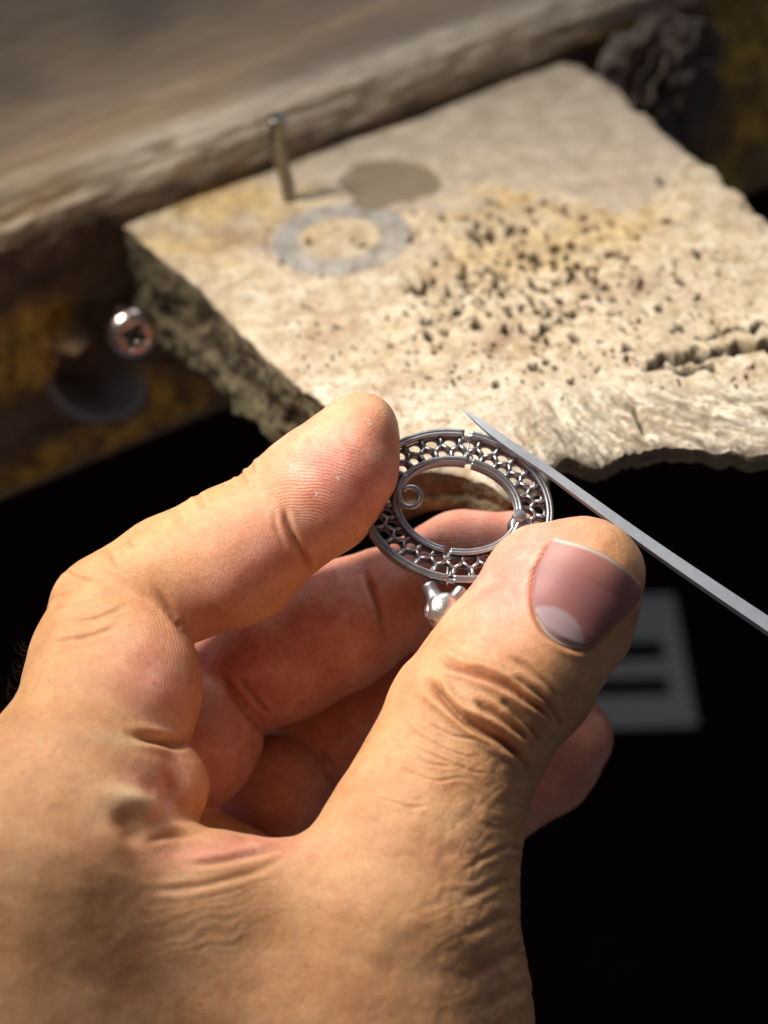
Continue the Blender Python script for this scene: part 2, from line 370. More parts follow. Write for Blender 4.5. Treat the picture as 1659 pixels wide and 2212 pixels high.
    P = P0.copy(); P[..., 2] = z2
    idx = np.arange(n * m_).reshape(n, m_)
    F = [np.stack([idx[:-1, :-1], idx[:-1, 1:], idx[1:, 1:], idx[1:, :-1]], -1).reshape(-1, 4)]
    V = [P.reshape(-1, 3)]
    # side wall all round
    loop = np.concatenate([idx[0, :], idx[1:, -1], idx[-1, -2::-1], idx[-2:0:-1, 0]])
    LP = V[0][loop]; K = len(loop)
    lx, ly = X.ravel()[loop], Y.ravel()[loop]
    th = np.interp(ly, [485, 800, 872, 985, 1020], [2.6, 1.75, 1.45, 1.0, .78])
    isfront = np.zeros(K, bool); isfront[m_ - 1:m_ + n - 1] = True
    th = np.where(isfront & (lx > 1185), .5, th); th = np.where(isfront & (lx <= 1185), np.interp(lx, [858, 1100, 1185], [1.0, .6, .5]), th)
    th = np.where(~isfront & (lx > 1200), 1.8, th)
    tang = np.roll(LP, -3, 0) - np.roll(LP, 3, 0); tang[:, 2] = 0; tang /= np.linalg.norm(tang, axis=1)[:, None] + 1e-9
    out = np.stack([tang[:, 1], -tang[:, 0], 0 * tang[:, 0]], 1)
    if np.mean(np.sum(out * (LP - LP.mean(0)), 1)) < 0: out = -out
    for _ in range(12): out = (np.roll(out, 1, 0) + out + np.roll(out, -1, 0)) / 3
    out /= np.linalg.norm(out, axis=1)[:, None] + 1e-9
    rows = 46; prev = loop; base = n * m_; sidem = []
    for r in range(1, rows + 1):
        f = r / rows; Q = LP - np.array([0, 0, 1.0]) * (th * f)[:, None]
        wv = fbm(Q * [1.3, 1.3, 1.6] + 11, 5); wf = fbm(Q * 5 + 2, 4)
        led = sstep(.52, .62, f) * .18 - sstep(.3, .5, f) * sstep(.6, .5, f) * .12
        offs = (wv * .10 + wf * .05 + led * .3 - .25 * sstep(.85, 1, f)) * min(1, f * 6) 
        offs = np.where(isfront, offs * .5 - np.where(lx < 1185, .08, .25) * f, offs)
        Q = Q + out * offs[:, None]
        V.append(Q); cur = base + np.arange(K); base += K
        F.append(np.stack([prev, cur, np.roll(cur, -1), np.roll(prev, -1)], -1)[:, ::-1]); prev = cur
    cen = V[-1].mean(0); V.append(cen[None]); 
    F.append(np.stack([prev, np.roll(prev, -1), np.full(K, base), np.full(K, base)], -1)[:0])
    ns = rows * K + 1
    def ext(a, v): return np.r_[a.ravel(), np.full(ns, v)]
    m = NT('pin_wood')
    n1 = m.noise(2.0, 8, .7, .3); n2 = m.noise(.7, 4, .5); n3 = m.noise(7, 6, .7)
    dustc = m.ramp(n1, [(.3, (.27, .215, .16)), (.7, (.52, .43, .34))])
    woodc = m.ramp(n1, [(.30, (.31, .235, .145)), (.48, (.52, .435, .31)), (.62, (.62, .55, .43)), (.8, (.68, .62, .52))])
    woodc = m.mix(m.math('MULTIPLY', m.attr('yellow'), m.rng(n2, .3, .6)), woodc, m.ramp(n1, [(.3, (.42, .25, .08)), (.6, (.66, .47, .20))]))
    woodc = m.mix(m.math('MULTIPLY', m.attr('cream'), .75), woodc, m.ramp(n3, [(.3, (.44, .385, .30)), (.65, (.62, .575, .49))]))
    speck = m.rng(m.noise(5.5, 4, .65), .53, .63); speck = m.math('MULTIPLY', speck, m.attr('crumb'), None, True)
    woodc = m.mix(m.math('MULTIPLY', speck, .95), woodc, (.10, .06, .025))
    sp3 = m.rng(m.noise(3.2, 6, .7, .6), .49, .60); woodc = m.mix(m.math('MULTIPLY', sp3, .6), woodc, (.30, .20, .10))
    sp4 = m.rng(m.noise(11, 3, .6), .55, .66); woodc = m.mix(m.math('MULTIPLY', sp4, .6), woodc, (.16, .10, .05))
    sp2 = m.rng(m.noise(1.1, 4, .6, 1.0), .60, .72)
    woodc = m.mix(m.math('MULTIPLY', sp2, .4), woodc, (.30, .19, .13))
    woodc = m.mix(m.rng(m.noise(.9, 5, .6, .5), .45, .62, 0, .45), woodc, (.33, .255, .175))
    woodc = m.mix(m.math('MULTIPLY', m.attr('patch'), .75), woodc, m.ramp(n1, [(.35, (.20, .125, .075)), (.65, (.40, .28, .19))]))
    col = m.mix(m.attr('dust'), woodc, dustc)
    col = m.mix(m.attr('ring'), col, m.ramp(n1, [(.35, (.20, .18, .16)), (.7, (.42, .39, .35))]))
    col = m.mix(m.attr('scar'), col, (.17, .13, .09))
    col = m.mix(m.attr('fibre'), col, m.ramp(n3, [(.35, (.35, .28, .20)), (.6, (.85, .78, .64))]))
    col = m.mix(m.math('MULTIPLY', m.attr('streak'), .8), col, (.15, .115, .08))
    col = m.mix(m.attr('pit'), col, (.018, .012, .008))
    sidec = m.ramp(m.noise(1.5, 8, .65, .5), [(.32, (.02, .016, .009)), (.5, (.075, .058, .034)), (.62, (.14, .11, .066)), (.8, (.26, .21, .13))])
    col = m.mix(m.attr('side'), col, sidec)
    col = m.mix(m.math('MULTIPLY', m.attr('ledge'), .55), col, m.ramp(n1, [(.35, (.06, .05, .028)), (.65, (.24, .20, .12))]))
    nb = m.bump(n3, .45, .03); nb = m.bump(n1, .5, .05, nb)
    mat = m.fin(col, .8, 0.0, nb, Specular_IOR_Level=.25)
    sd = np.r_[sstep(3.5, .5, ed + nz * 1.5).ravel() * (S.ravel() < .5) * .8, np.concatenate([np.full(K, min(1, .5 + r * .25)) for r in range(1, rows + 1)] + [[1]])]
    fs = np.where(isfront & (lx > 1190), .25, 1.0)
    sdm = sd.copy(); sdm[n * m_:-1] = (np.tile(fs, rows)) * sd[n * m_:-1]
    Vv = np.concatenate(V); Ff = np.concatenate(F)
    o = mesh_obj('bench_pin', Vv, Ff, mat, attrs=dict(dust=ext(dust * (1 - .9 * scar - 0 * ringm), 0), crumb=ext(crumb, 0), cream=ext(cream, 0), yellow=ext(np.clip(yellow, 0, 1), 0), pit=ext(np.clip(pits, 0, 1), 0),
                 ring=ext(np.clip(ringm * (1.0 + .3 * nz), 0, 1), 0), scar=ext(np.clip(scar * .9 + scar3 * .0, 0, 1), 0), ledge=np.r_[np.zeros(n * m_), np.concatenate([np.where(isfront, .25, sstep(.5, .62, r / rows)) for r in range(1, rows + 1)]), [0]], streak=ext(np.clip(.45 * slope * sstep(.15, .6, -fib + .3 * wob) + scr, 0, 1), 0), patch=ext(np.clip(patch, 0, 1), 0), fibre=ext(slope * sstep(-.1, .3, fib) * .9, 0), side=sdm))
    tag(o, 'pale pitted wooden bench pin plank jutting out from the workbench edge', 'bench pin')
pin()

# ------------------------------------------------------------------ metal peg, screw, rag, card
def metal(name, col, rough=.3, bumpy=.15, sc_=20, dirt=None):
    m = NT(name); n = m.noise(sc_, 5, .6)
    c = m.mix(m.rng(n, .4, .7), col, tuple(x * .6 for x in col)) if dirt is None else m.mix(m.rng(n, .4, .65), col, dirt)
    return m.fin(c, m.rng(n, .3, .7, rough * .8, rough * 1.3), 1.0, m.bump(n, bumpy, .01))
def peg():
    r = root('metal_peg', 'bent dull metal peg standing upright in the back of the pale plank', 'metal peg')
    mt = metal('peg_metal', (.27, .25, .21), .32)
    b = on_plane(626, 432, 0)
    hs = [(-.2, 0), (0, 0), (.45, -.02), (.8, -.07), (1.05, -.10), (1.3, -.10), (1.62, -.06)]
    P = spline([b + np.array([x, 0, h]) for h, x in hs], 26)
    k = MB(); k.tube(P, np.where(np.arange(26) > 13, .135, .125), 16); k.build('shank', mt, r)
    k = MB(); k.tube([P[-1] + [0, 0, -.03], P[-1] + [0, 0, .0], P[-1] + [0, 0, .07], P[-1] + [0, 0, .1]], [.15, .18, .18, .14], 16); k.build('peg_head', mt, r, bevel=.02)
peg()
def screw():
    r = root('screw', 'round headed screw with a cross recess sticking out of the bench front', 'screw')
    mt = metal('screw_metal', (.72, .62, .55), .25, .1, 12, (.28, .15, .10)); dk = metal('recess_metal', (.06, .055, .06), .5)
    # point of the bench face behind the head
    f0 = B1 + BU * 0 ; d = ray(262, 668); tpar = ((f0 - CAM) @ BV) / (d @ BV); base = CAM + d * tpar
    dh = ray(289, 725); th_ = ((f0 - CAM) @ BV) / (dh @ BV); head_c = CAM + dh * (th_ - 1.9)
    n = head_c - base; n /= np.linalg.norm(n)
    n = n + .25 * (CAM - head_c) / np.linalg.norm(CAM - head_c); n /= np.linalg.norm(n)
    k = MB(); k.tube([base + BV * .5, base, head_c - n * .2], .19, 16); k.build('shank', mt, r)
    u = np.cross(n, [0, 0, 1]); u /= np.linalg.norm(u); w = np.cross(n, u)
    V = []; F = []; prof = [(.0, -.22), (.34, -.24), (.47, -.17), (.49, -.08), (.46, .02), (.38, .09), (.31, .125), (.275, .13)]
    ns = 64
    for (rr, h) in prof:
        for i in range(ns):
            a = 2 * math.pi * i / ns; V.append(head_c + n * h + rr * (math.cos(a) * u + math.sin(a) * w))
    # recess: a four-lobed star going in
    def star(a): return .07 + .19 * max(0, abs(math.cos(2 * (a + .5)))) ** 2.5
    for h, s_ in ((.132, 1), (.10, .93), (-.1, .6)):
        for i in range(ns):
            a = 2 * math.pi * i / ns; V.append(head_c + n * h + star(a) * s_ * (math.cos(a) * u + math.sin(a) * w))
    for j in range(len(prof) + 2):
        for i in range(ns):
            i2 = (i + 1) % ns; F.append((j * ns + i, j * ns + i2, (j + 1) * ns + i2, (j + 1) * ns + i))
    o = mesh_obj('screw_head', V, F, mt, r)
    k = MB(); k.add([head_c + n * -.09 + .2 * (math.cos(a) * u + math.sin(a) * w) for a in np.linspace(0, 6.2, 20)], [tuple(range(20))]); k.build('cross_recess', dk, r)
screw()
def rag():
    bm = bmesh.new(); bmesh.ops.create_icosphere(bm, subdivisions=6, radius=1)
    V = np.array([v.co for v in bm.verts]); F = np.array([[v.index for v in f.verts] for f in bm.faces]); bm.free()
    f0 = B1; d = ray(1425, 170); tpar = ((f0 - BV * .9 - CAM) @ BV) / (d @ BV); c = CAM + d * tpar
    N = V.copy(); w = V + .5 * np.stack([fbm(V * 1.3 + 3, 2), fbm(V * 1.3 + 9, 2), fbm(V * 1.3 + 20, 2)], -1)
    rid = 1 - np.abs(fbm(w * [1.0, 1.6, 1.0] + 4, 2)) * 1.5; rid2 = noise(w * 3 + 4) + .5
    V = V * (1 + .42 * (rid - .6) + .10 * (rid2 - .5))[:, None]
    V = c + (V[:, :1] * 1.3) * BU - V[:, 1:2] * .75 * BV + V[:, 2:] * 1.25 * np.array([0, 0, 1.])
    m = NT('rag_cloth'); n = m.noise(2, 6, .6)
    mat = m.fin(m.ramp(n, [(.3, (.05, .038, .034)), (.7, (.16, .125, .11))]), .85, 0.0, m.bump(m.noise(9, 5, .6), .5, .05))
    o = mesh_obj('crumpled_rag', V, F, mat); tag(o, 'dark crumpled rag stuffed beside the far corner of the pale plank', 'rag')
rag()
def background():
    # cabinet below the bench, far behind the hand
    m = NT('dark_cabinet'); mat = m.fin(m.ramp(m.noise(.15, 5), [(.3, (.008, .0035, .003)), (.7, (.020, .008, .006))]), .8, Specular_IOR_Level=.08)
    k = MB(); c = W(1100, 1500, -36); k.box(c, [RGT, UPV, BCK], (60, 60, .5)); o = k.build('cabinet_front', mat, None, False); o['kind'] = 'structure'
    r = root('paper_card', 'pale blurred card with two dark bars lying in the dark below the bench', 'card')
    m = NT('card_paper'); mat = m.fin(m.ramp(m.noise(.5, 4), [(.3, (.84, .92, .85)), (.7, (.93, .97, .92))]), .5)
    q = [W(1150, 1290, -28.4), W(1455, 1285, -28.4), W(1506, 1565, -26.5), W(1130, 1575, -26.5)]
    nrm = np.cross(q[1] - q[0], q[3] - q[0]); nrm /= np.linalg.norm(nrm); nrm = nrm if nrm @ BCK > 0 else -nrm
    k = MB(); k.add([p for p in q] + [p - nrm * .06 for p in q], [(0, 3, 2, 1), (4, 5, 6, 7), (0, 1, 5, 4), (1, 2, 6, 5), (2, 3, 7, 6), (3, 0, 4, 7)]); k.build('card_sheet', mat, r, False)
    mi = NT('card_ink'); ink = mi.fin((.008, .010, .013), .7)
    def bil(a, b): return (1 - b) * ((1 - a) * q[0] + a * q[1]) + b * ((1 - a) * q[3] + a * q[2])
    for b0, b1 in ((.36, .50), (.64, .77)):
        k = MB(); k.add([bil(.1, b0) + nrm * .02, bil(.87, b0) + nrm * .02, bil(.87, b1) + nrm * .02, bil(.1, b1) + nrm * .02, bil(.1, b0) - nrm * .01, bil(.87, b0) - nrm * .01, bil(.87, b1) - nrm * .01, bil(.1, b1) - nrm * .01],
                        [(0, 3, 2, 1), (0, 1, 5, 4), (1, 2, 6, 5), (2, 3, 7, 6), (3, 0, 4, 7)]); k.build('dark_bar', ink, r, False)
background()
print('wood', time.time() - T0)

# ------------------------------------------------------------------ silver pendant frame
PN = np.array([.10, .30, .95]); PN /= np.linalg.norm(PN)      # its plane, in camera axes
PO = C3(989, 1092, 0.0)
def PP(px, py, back=0.0, z_off=0.0):
    px = np.asarray(px, float); py = np.asarray(py, float)
    d = np.stack([(px - CX) / FPX, -(py - CY) / FPX, -np.ones_like(px)], -1)
    o = np.array([0, 0, D0]); t = ((PO - o) @ PN) / (d @ PN)
    return cam2world(o + d * t[..., None] - PN * (back + 0 * px)[..., None])
PNW = R3 @ PN
def ell(kind, th, grow=0.0):
    cx, cy, a, b, ang = dict(i=(989, 1092, 133.8, 98.4, 10.7), o=(987.5, 1092.3, 202.5, 157, 11.5))[kind]
    a += grow; b += grow; A = math.radians(ang); x = a * np.cos(th); y = b * np.sin(th)
    return cx + x * math.cos(A) - y * math.sin(A), cy + x * math.sin(A) + y * math.cos(A)
def thof(kind, px, py):
    cx, cy, a, b, ang = dict(i=(989, 1092, 133.8, 98.4, 10.7), o=(987.5, 1092.3, 202.5, 157, 11.5))[kind]
    A = math.radians(ang); dx, dy = px - cx, py - cy
    return math.atan2((-dx * math.sin(A) + dy * math.cos(A)) / b, (dx * math.cos(A) + dy * math.sin(A)) / a)
def dc(x, y): return (769.4 + x * .2899, 881.6 + y * .2899)
def pendant():
    r = root('silver_pendant', 'small oval openwork silver pendant frame pinched between index finger and thumb', 'pendant')
    m = NT('cast_silver'); n = m.noise(60, 4, .7); n2 = m.noise(6, 4, .6)
    mat = m.fin(m.mix(m.rng(n2, .4, .7), (.47, .47, .485), (.32, .33, .36)), m.rng(n, .3, .7, .34, .52), 1.0, m.bump(n, .35, .006))
    m2 = NT('dark_silver'); n = m2.noise(50, 4, .7)
    mat2 = m2.fin(m2.mix(m2.rng(n, .3, .7), (.42, .42, .47), (.30, .30, .34)), .5, 1.0, m2.bump(n, .3, .006))
    def rail(name, kind, grow, back, rad, gaps, mt=mat):
        # gaps: angle centres where the rail is cut
        cuts = sorted([g % (2 * math.pi) for g, h in gaps]); hw = {g % (2 * math.pi): h for g, h in gaps}
        for a, b in zip(cuts, cuts[1:] + [cuts[0] + 2 * math.pi]):
            th = np.linspace(a + hw[a], b - hw[b % (2 * math.pi)] if b < 2 * math.pi else b - hw[cuts[0]], 90)
            k = MB(); k.tube(PP(*ell(kind, th, grow), back), rad, 10); k.build(name, mt, r)
    og = [(thof('o', *dc(825, 205)), .030), (thof('o', *dc(700, 1285)), .030)]
    ig = [(thof('i', *dc(850, 385)), .042), (thof('i', *dc(680, 1060)), .055), (thof('i', *dc(1225, 810)), .10)]
    for grow, back in ((-3.6, 0), (3.4, .012)): rail('outer_rail', 'o', grow, back, .031, og)
    for grow, back in ((3.4, 0), (-3.2, .02)): rail('inner_rail', 'i', grow, back, .030, ig)
    # side walls of both rings
    for nm, kind, gr, g in (('inner_wall', 'i', -1.5, ig[:2]), ('outer_wall', 'o', 1.5, og)):
        cuts = sorted([x % (2 * math.pi) for x, h in g])
        for a, b in zip(cuts, cuts[1:] + [cuts[0] + 2 * math.pi]):
            th = np.linspace(a + .05, b - .05, 90); k = MB(); V = []
            for gg, bb in ((gr - 2.5, .03), (gr + 2.5, .03), (gr + 2.5, .20), (gr - 2.5, .20)): V.append(PP(*ell(kind, th, gg), bb))
            V = np.stack(V, 1); nn = len(th); F = []
            for i in range(nn - 1):
                for q in range(4): F.append((i * 4 + q, i * 4 + (q + 1) % 4, i * 4 + 4 + (q + 1) % 4, i * 4 + 4 + q))
            F += [(0, 3, 2, 1), tuple((nn - 1) * 4 + q for q in range(4))]
            k.add(V.reshape(-1, 3), F); k.build(nm, mat2, r, True, bevel=.012)
            k = MB(); k.tube(PP(*ell(kind, th, gr), .21), .033, 8); k.build(nm.replace('wall', 'back_rail'), mat2, r)
    # lattice: honeycomb struts in front, plate with round holes behind
    N = 28
    def uv(u, v, back):
        th = 2 * math.pi * np.asarray(u, float) / N + .11
        xi, yi = ell('i', th, 6); xo, yo = ell('o', th, -7)
        return PP(xi + (xo - xi) * v, yi + (yo - yi) * v, back)
    k = MB()
    def strut(a, b, rad=.031):
        P = uv(np.linspace(a[0], b[0], 3), np.linspace(a[1], b[1], 3), .05); k.tube(P, rad, 6)
        P2 = uv(np.linspace(a[0], b[0], 2), np.linspace(a[1], b[1], 2), .09); k.tube(P2, rad * 1.1, 6)
    for i in range(N):
        strut((i + .5, -.03), (i + .5, .34)); strut((i + .5, .34), (i, .60)); strut((i + .5, .34), (i + 1, .60)); strut((i, .60), (i, 1.03))
    k.build('honeycomb_lattice', mat, r)
    k = MB(); n_ = 20
    def cell(cu, v0, v1, cvv, ru, rv):
        V = []; out = []; inn = []
        for q in range(n_):
            a = 2 * math.pi * (q + .5) / n_; cx, sy = math.cos(a), math.sin(a); s_ = 1 / max(abs(cx), abs(sy))
            out.append((cu + .5 * cx * s_, (v0 + v1) / 2 + (v1 - v0) / 2 * sy * s_)); inn.append((cu + ru * cx, cvv + rv * sy))
        o_ = np.array(out); i_ = np.array(inn)
        V = np.concatenate([uv(o_[:, 0], o_[:, 1], .13), uv(i_[:, 0], i_[:, 1], .13), uv(i_[:, 0], i_[:, 1], .19), uv(o_[:, 0], o_[:, 1], .19)])
        F = []
        for q in range(n_):
            p = (q + 1) % n_
            for L_ in range(4): F.append((L_ * n_ + q, L_ * n_ + p, ((L_ + 1) % 4) * n_ + p, ((L_ + 1) % 4) * n_ + q))
        k.add(V, F)
    for i in range(N):
        cell(i, 0, .47, .26, .30, .185); cell(i + .5, .47, 1, .74, .33, .20)
    k.build('pierced_plate', mat2, r)
    # small joining blocks in the gaps
    for pts in (((800, 215), (848, 222)), ((825, 392), (872, 395)), ((650, 1110), (702, 1112)), ((680, 1280), (735, 1285))):
        a, b = [PP(*dc(*p), .04) for p in pts]; k = MB(); k.tube([a, b], .042, 8); k.build('joint_block', mat, r, bevel=.008)
    for pts in (((845, 180), (852, 235)), ((868, 360), (862, 455)), ((655, 1028), (652, 1085)), ((683, 1180), (680, 1310)), ((820, 370), (822, 410)),((705,1050),(703,1090)),((845,235),(835,290),(840,330),(870,360)),((815,330),(815,380))):
        P = [PP(*dc(*p), .03) for p in pts]; k = MB(); k.tube(P, .016, 6); k.build('wire_end', mat, r)
    # curled wire on the left
    wp = [(372,505,.0),(333,560,.0),(313,625,-.01),(325,690,-.02),(360,732,-.03),(410,744,-.04),(460,715,-.05),(474,665,-.06),(452,622,-.07),(408,602,-.08),(365,612,-.09),(345,632,-.09)]
    C = spline([PP(*dc(x, y), z) for x, y, z in wp], 60); k = MB(); k.tube(C, np.r_[np.full(50, .045), np.linspace(.045, .032, 10)], 12); k.build('wire_curl', mat, r)
    # peg on its collar on the right
    c = PP(*dc(1215, 805), -.05); k = MB(); k.tube([c - PNW * .22, c, c + PNW * .002], [.098, .098, .094], 24); k.build('rivet', mat, r, bevel=.01)
    c2 = PP(*dc(1222, 868), .05); k = MB(); k.tube([c2 - PNW * .15, c2 - PNW * .02, c2 + PNW * .06], [.17, .17, .13], 24); k.build('rivet_collar', mat, r, bevel=.02)
    # forked bail below
    k = MB()
    for pts, rad in (([(545, 1290), (575, 1350), (605, 1420), (630, 1470)], [.11, .11, .14, .2]), ([(800, 1330), (760, 1380), (710, 1440), (660, 1480)], [.11, .10, .13, .19])):
        k.tube(spline([PP(*dc(*p), .12) for p in pts], 12), np.interp(np.linspace(0, 1, 12), np.linspace(0, 1, 4), rad), 14)
    k.build('bail_fork', mat, r)
    m3 = NT('bright_silver'); n = m3.noise(9, 5, .6); mat3 = m3.fin((.78, .75, .71), .38, 1.0, m3.bump(n, .5, .04))
    k = MB(); P = spline([PP(*dc(600, 1440), .10), PP(*dc(640, 1490), .02), PP(*dc(650, 1540), .08), PP(*dc(590, 1590), .2)], 22); k.tube(P, np.interp(np.linspace(0, 1, 22), [0, .25, .5, .75, 1], [.14, .25, .27, .24, .15]), 24)
    q = np.array(k.v); q = q + .02 * np.stack([fbm(q * 4 + i * 7, 3) for i in range(3)], -1); k.v = [tuple(v) for v in q]
    k.tube([PP(*dc(590, 1560), .12), PP(*dc(560, 1500), .1), PP(*dc(600, 1440), .1)], [.13, .12, .13], 16)
    k.build('bail_lump', mat3, r, sub=1)
pendant()

# ------------------------------------------------------------------ square needle file
def needle():
    r = root('needle_file', 'slim grey square needle file pointing at the rim of the pendant', 'needle file')
    m = NT('file_steel'); n = m.noise(40, 5, .7); mp = m.mapping(8, 8, 8, (0, 0, .6)); n2 = m.noise(10, 3, .5)
    mat = m.fin(m.mix(m.rng(n, .4, .7), (.42, .46, .53), (.34, .37, .42)), m.rng(n2, .3, .7, .42, .5), .55, m.bump(n, .12, .004))
    # axis: x, y of the upper face middle, half width of that face (px), depth
    ax = [(998, 884, .6, -.35), (1020, 899, 4, -.30), (1060, 929, 8, -.2), (1110, 965, 9, -.1), (1180, 1012, 9, .0), (1260, 1070, 10, .15), (1400, 1171, 11.8, .4), (1540, 1267, 13.4, .65), (1659, 1347, 14.6, .85), (1900, 1512, 17, 1.3), (2300, 1787, 24, 2.0)]
    A = spline([a for a in ax], 80); V = []
    dirv = C3(1659, 1349, .85) - C3(1180, 1012, 0); dirv /= np.linalg.norm(dirv)
    nf = np.array([.10, .26, .95]); nf -= (nf @ dirv) * dirv; nf /= np.linalg.norm(nf); sd = np.cross(dirv, nf)
    for x, y, w, z in A:
        c = C3(x, y, z); h = w * (D0 - z) / FPX * 1.04
        w_ = max(h, .006)
        for a, b in ((-1, 0), (1, 0), (1, -1.8), (-1, -1.8)): V.append(c + sd * a * w_ + nf * b * w_)
    F = []
    for i in range(79):
        for q in range(4): F.append((i * 4 + q, i * 4 + (q + 1) % 4, i * 4 + 4 + (q + 1) % 4, i * 4 + 4 + q))
    F += [(0, 3, 2, 1), tuple(79 * 4 + q for q in range(4))]
    k = MB(); k.add(cam2world(V), F); o = k.build('file_blade', mat, r, False, bevel=.02)
needle()
print('pendant', time.time() - T0)

# ------------------------------------------------------------------ the hand: one continuous skin grown from a distance field
def Q3(p):                       # (px, py, r px at the focal plane, z) -> camera-space centre and radius
    px, py, r, z = p; return C3(px, py, z), r * (D0 - z) / FPX
def cone(P, p, q, sq=None):
    a, ra = Q3(p); b, rb = Q3(q); ba = b - a; v = P - a
    t = np.clip(v @ ba / (ba @ ba), 0, 1); w = v - t[:, None] * ba
    if sq is not None:
        n = np.array(sq[:3], float); n /= np.linalg.norm(n); c = w @ n; w = w + (c / sq[3] - c)[:, None] * n
    return np.sqrt(np.einsum('ij,ij->i', w, w)) - (ra + t * (rb - ra))
def ellip(P, p, rad, ang=0.0, tilt=0.0):
    """ellipsoid: p=(px,py,z), rad=(along px, across px, depth px), turned in the picture plane then tilted about its long axis"""
    c = C3(*p); r = np.array(rad) * (D0 - p[2]) / FPX; a = -math.radians(ang); v = P - c
    x = v[:, 0] * math.cos(a) + v[:, 1] * math.sin(a); y = -v[:, 0] * math.sin(a) + v[:, 1] * math.cos(a); z = v[:, 2]
    tl = math.radians(tilt); x, z = x * math.cos(tl) + z * math.sin(tl), -x * math.sin(tl) + z * math.cos(tl)
    k0 = np.sqrt((x / r[0])**2 + (y / r[1])**2 + (z / r[2])**2) + 1e-9; k1 = np.sqrt((x / r[0]**2)**2 + (y / r[1]**2)**2 + (z / r[2]**2)**2) + 1e-9
    return k0 * (k0 - 1) / k1
def smin(a, b, k):
    if k <= 0: return np.minimum(a, b)
    h = np.clip(k - np.abs(a - b), 0, None) / k; return np.minimum(a, b) - h * h * k * .25
def chain(P, pts, k=.12, sq=None):
    d = None
    for p, q in zip(pts, pts[1:]):
        e = cone(P, p, q, sq); d = e if d is None else smin(d, e, k)
    return d
#HANDSHAPE
def thumb(P):
    d = chain(P, [(1266, 1242, 124, .62), (1222, 1325, 146, .55), (1122, 1450, 164, .78), (1020, 1560, 184, 1.0)], .3)
    d = smin(d, chain(P, [(1020, 1560, 182, 1.0), (958, 1688, 182, 1.25), (905, 1830, 200, 1.55)], .3), .15)
    d = smin(d, cone(P, (1172, 1254, 122, .42), (1262, 1242, 122, .52)), .15)      # pad side
    d = smin(d, cone(P, (1150, 1290, 116, .42), (1050, 1440, 138, .75)), .2)
    return d
def index(P):
    tip = chain(P, [(780, 930, 84, .15), (745, 1000, 116, .1), (690, 1062, 134, .05), (640, 1095, 134, 0)], .2)
    mid = chain(P, [(610, 1125, 131, -.02), (500, 1205, 146, -.1), (380, 1252, 134, -.2), (268, 1300, 126, -.3)], .25)
    d = smin(tip, mid, .10)
    prox = chain(P, [(215, 1318, 112, -.3), (238, 1450, 172, .25), (220, 1560, 190, .9)], .4)
    pad = ellip(P, (298, 1478, .68), (142, 132, 132), 62)
    prox = smin(prox, pad, .35)
    return smin(d, prox, .13)
def middle(P):
    d = chain(P, [(1110, 1195, 92, -1.75), (1000, 1222, 115, -1.75), (885, 1285, 120, -1.7)], .2)
    m_ = chain(P, [(835, 1300, 120, -1.7), (735, 1352, 134, -1.75), (610, 1420, 134, -1.9), (500, 1478, 126, -2.1)], .25)
    d = smin(d, m_, .08)
    p = chain(P, [(440, 1500, 105, -2.0), (438, 1598, 120, -1.5), (430, 1640, 98, -1.1), (330, 1660, 90, -.3)], .3)
    return smin(d, p, .06)
def ring(P):
    m_ = chain(P, [(1010, 1460, 95, -3.2), (880, 1515, 116, -3.2), (770, 1570, 122, -3.3), (670, 1600, 112, -3.5)], .25)
    p = chain(P, [(612, 1660, 96, -3.3), (604, 1704, 108, -2.7), (480, 1690, 85, -2.9), (400, 1650, 80, -2.6)], .25)
    return smin(m_, p, .07)
def little(P):
    return chain(P, [(1226, 1594, 99, -3.2), (1175, 1650, 106, -3.3), (1070, 1705, 110, -3.5), (900, 1830, 110, -4.1), (700, 1880, 110, -4.2), (500, 1900, 120, -2.6)], .3)
def palm(P):
    d = chain(P, [(200, 1580, 170, .8), (165, 1700, 205, 1.4), (90, 1900, 280, 2.0), (60, 2250, 340, 2.15)], .6)
    back = chain(P, [(905, 1830, 198, 1.6), (868, 1990, 238, 1.8), (830, 2200, 312, 1.5), (770, 2500, 400, .2)], .5)
    d = smin(d, back, .8)
    d = smin(d, chain(P, [(640, 1945, 130, 2.0), (430, 1935, 128, 2.1), (200, 1990, 170, 2.2)], .4), .5)   # skin web
    d = smin(d, ellip(P, (400, 2180, 1.55), (520, 300, 260), 10), .8)
    d = smin(d, ellip(P, (240, 2040, 1.0), (300, 260, 220), 0), .6)
    d = smin(d, cone(P, (400, 1792, 70, -1.0), (560, 1875, 70, -1.6)), .2)
    return d
def hand_parts(P): return [thumb(P), index(P), middle(P), ring(P), little(P), palm(P)]
def hand_sdf(P, parts=None):
    t, i, m_, r, l, p = parts or hand_parts(P)
    b = ellip(P, (342, 1704, 1.3), (112, 110, 115), 70)                        # fold under the index knuckle
    i = smin(i, b, .05)
    d = smin(p, t, .5)
    d2 = smin(smin(i, p, .14), t, 0.0)
    d = np.minimum(d, d2)
    o = smin(smin(m_, r, .04), l, .04)
    o = smin(o, p, .10)
    return smin(d, o, .04)
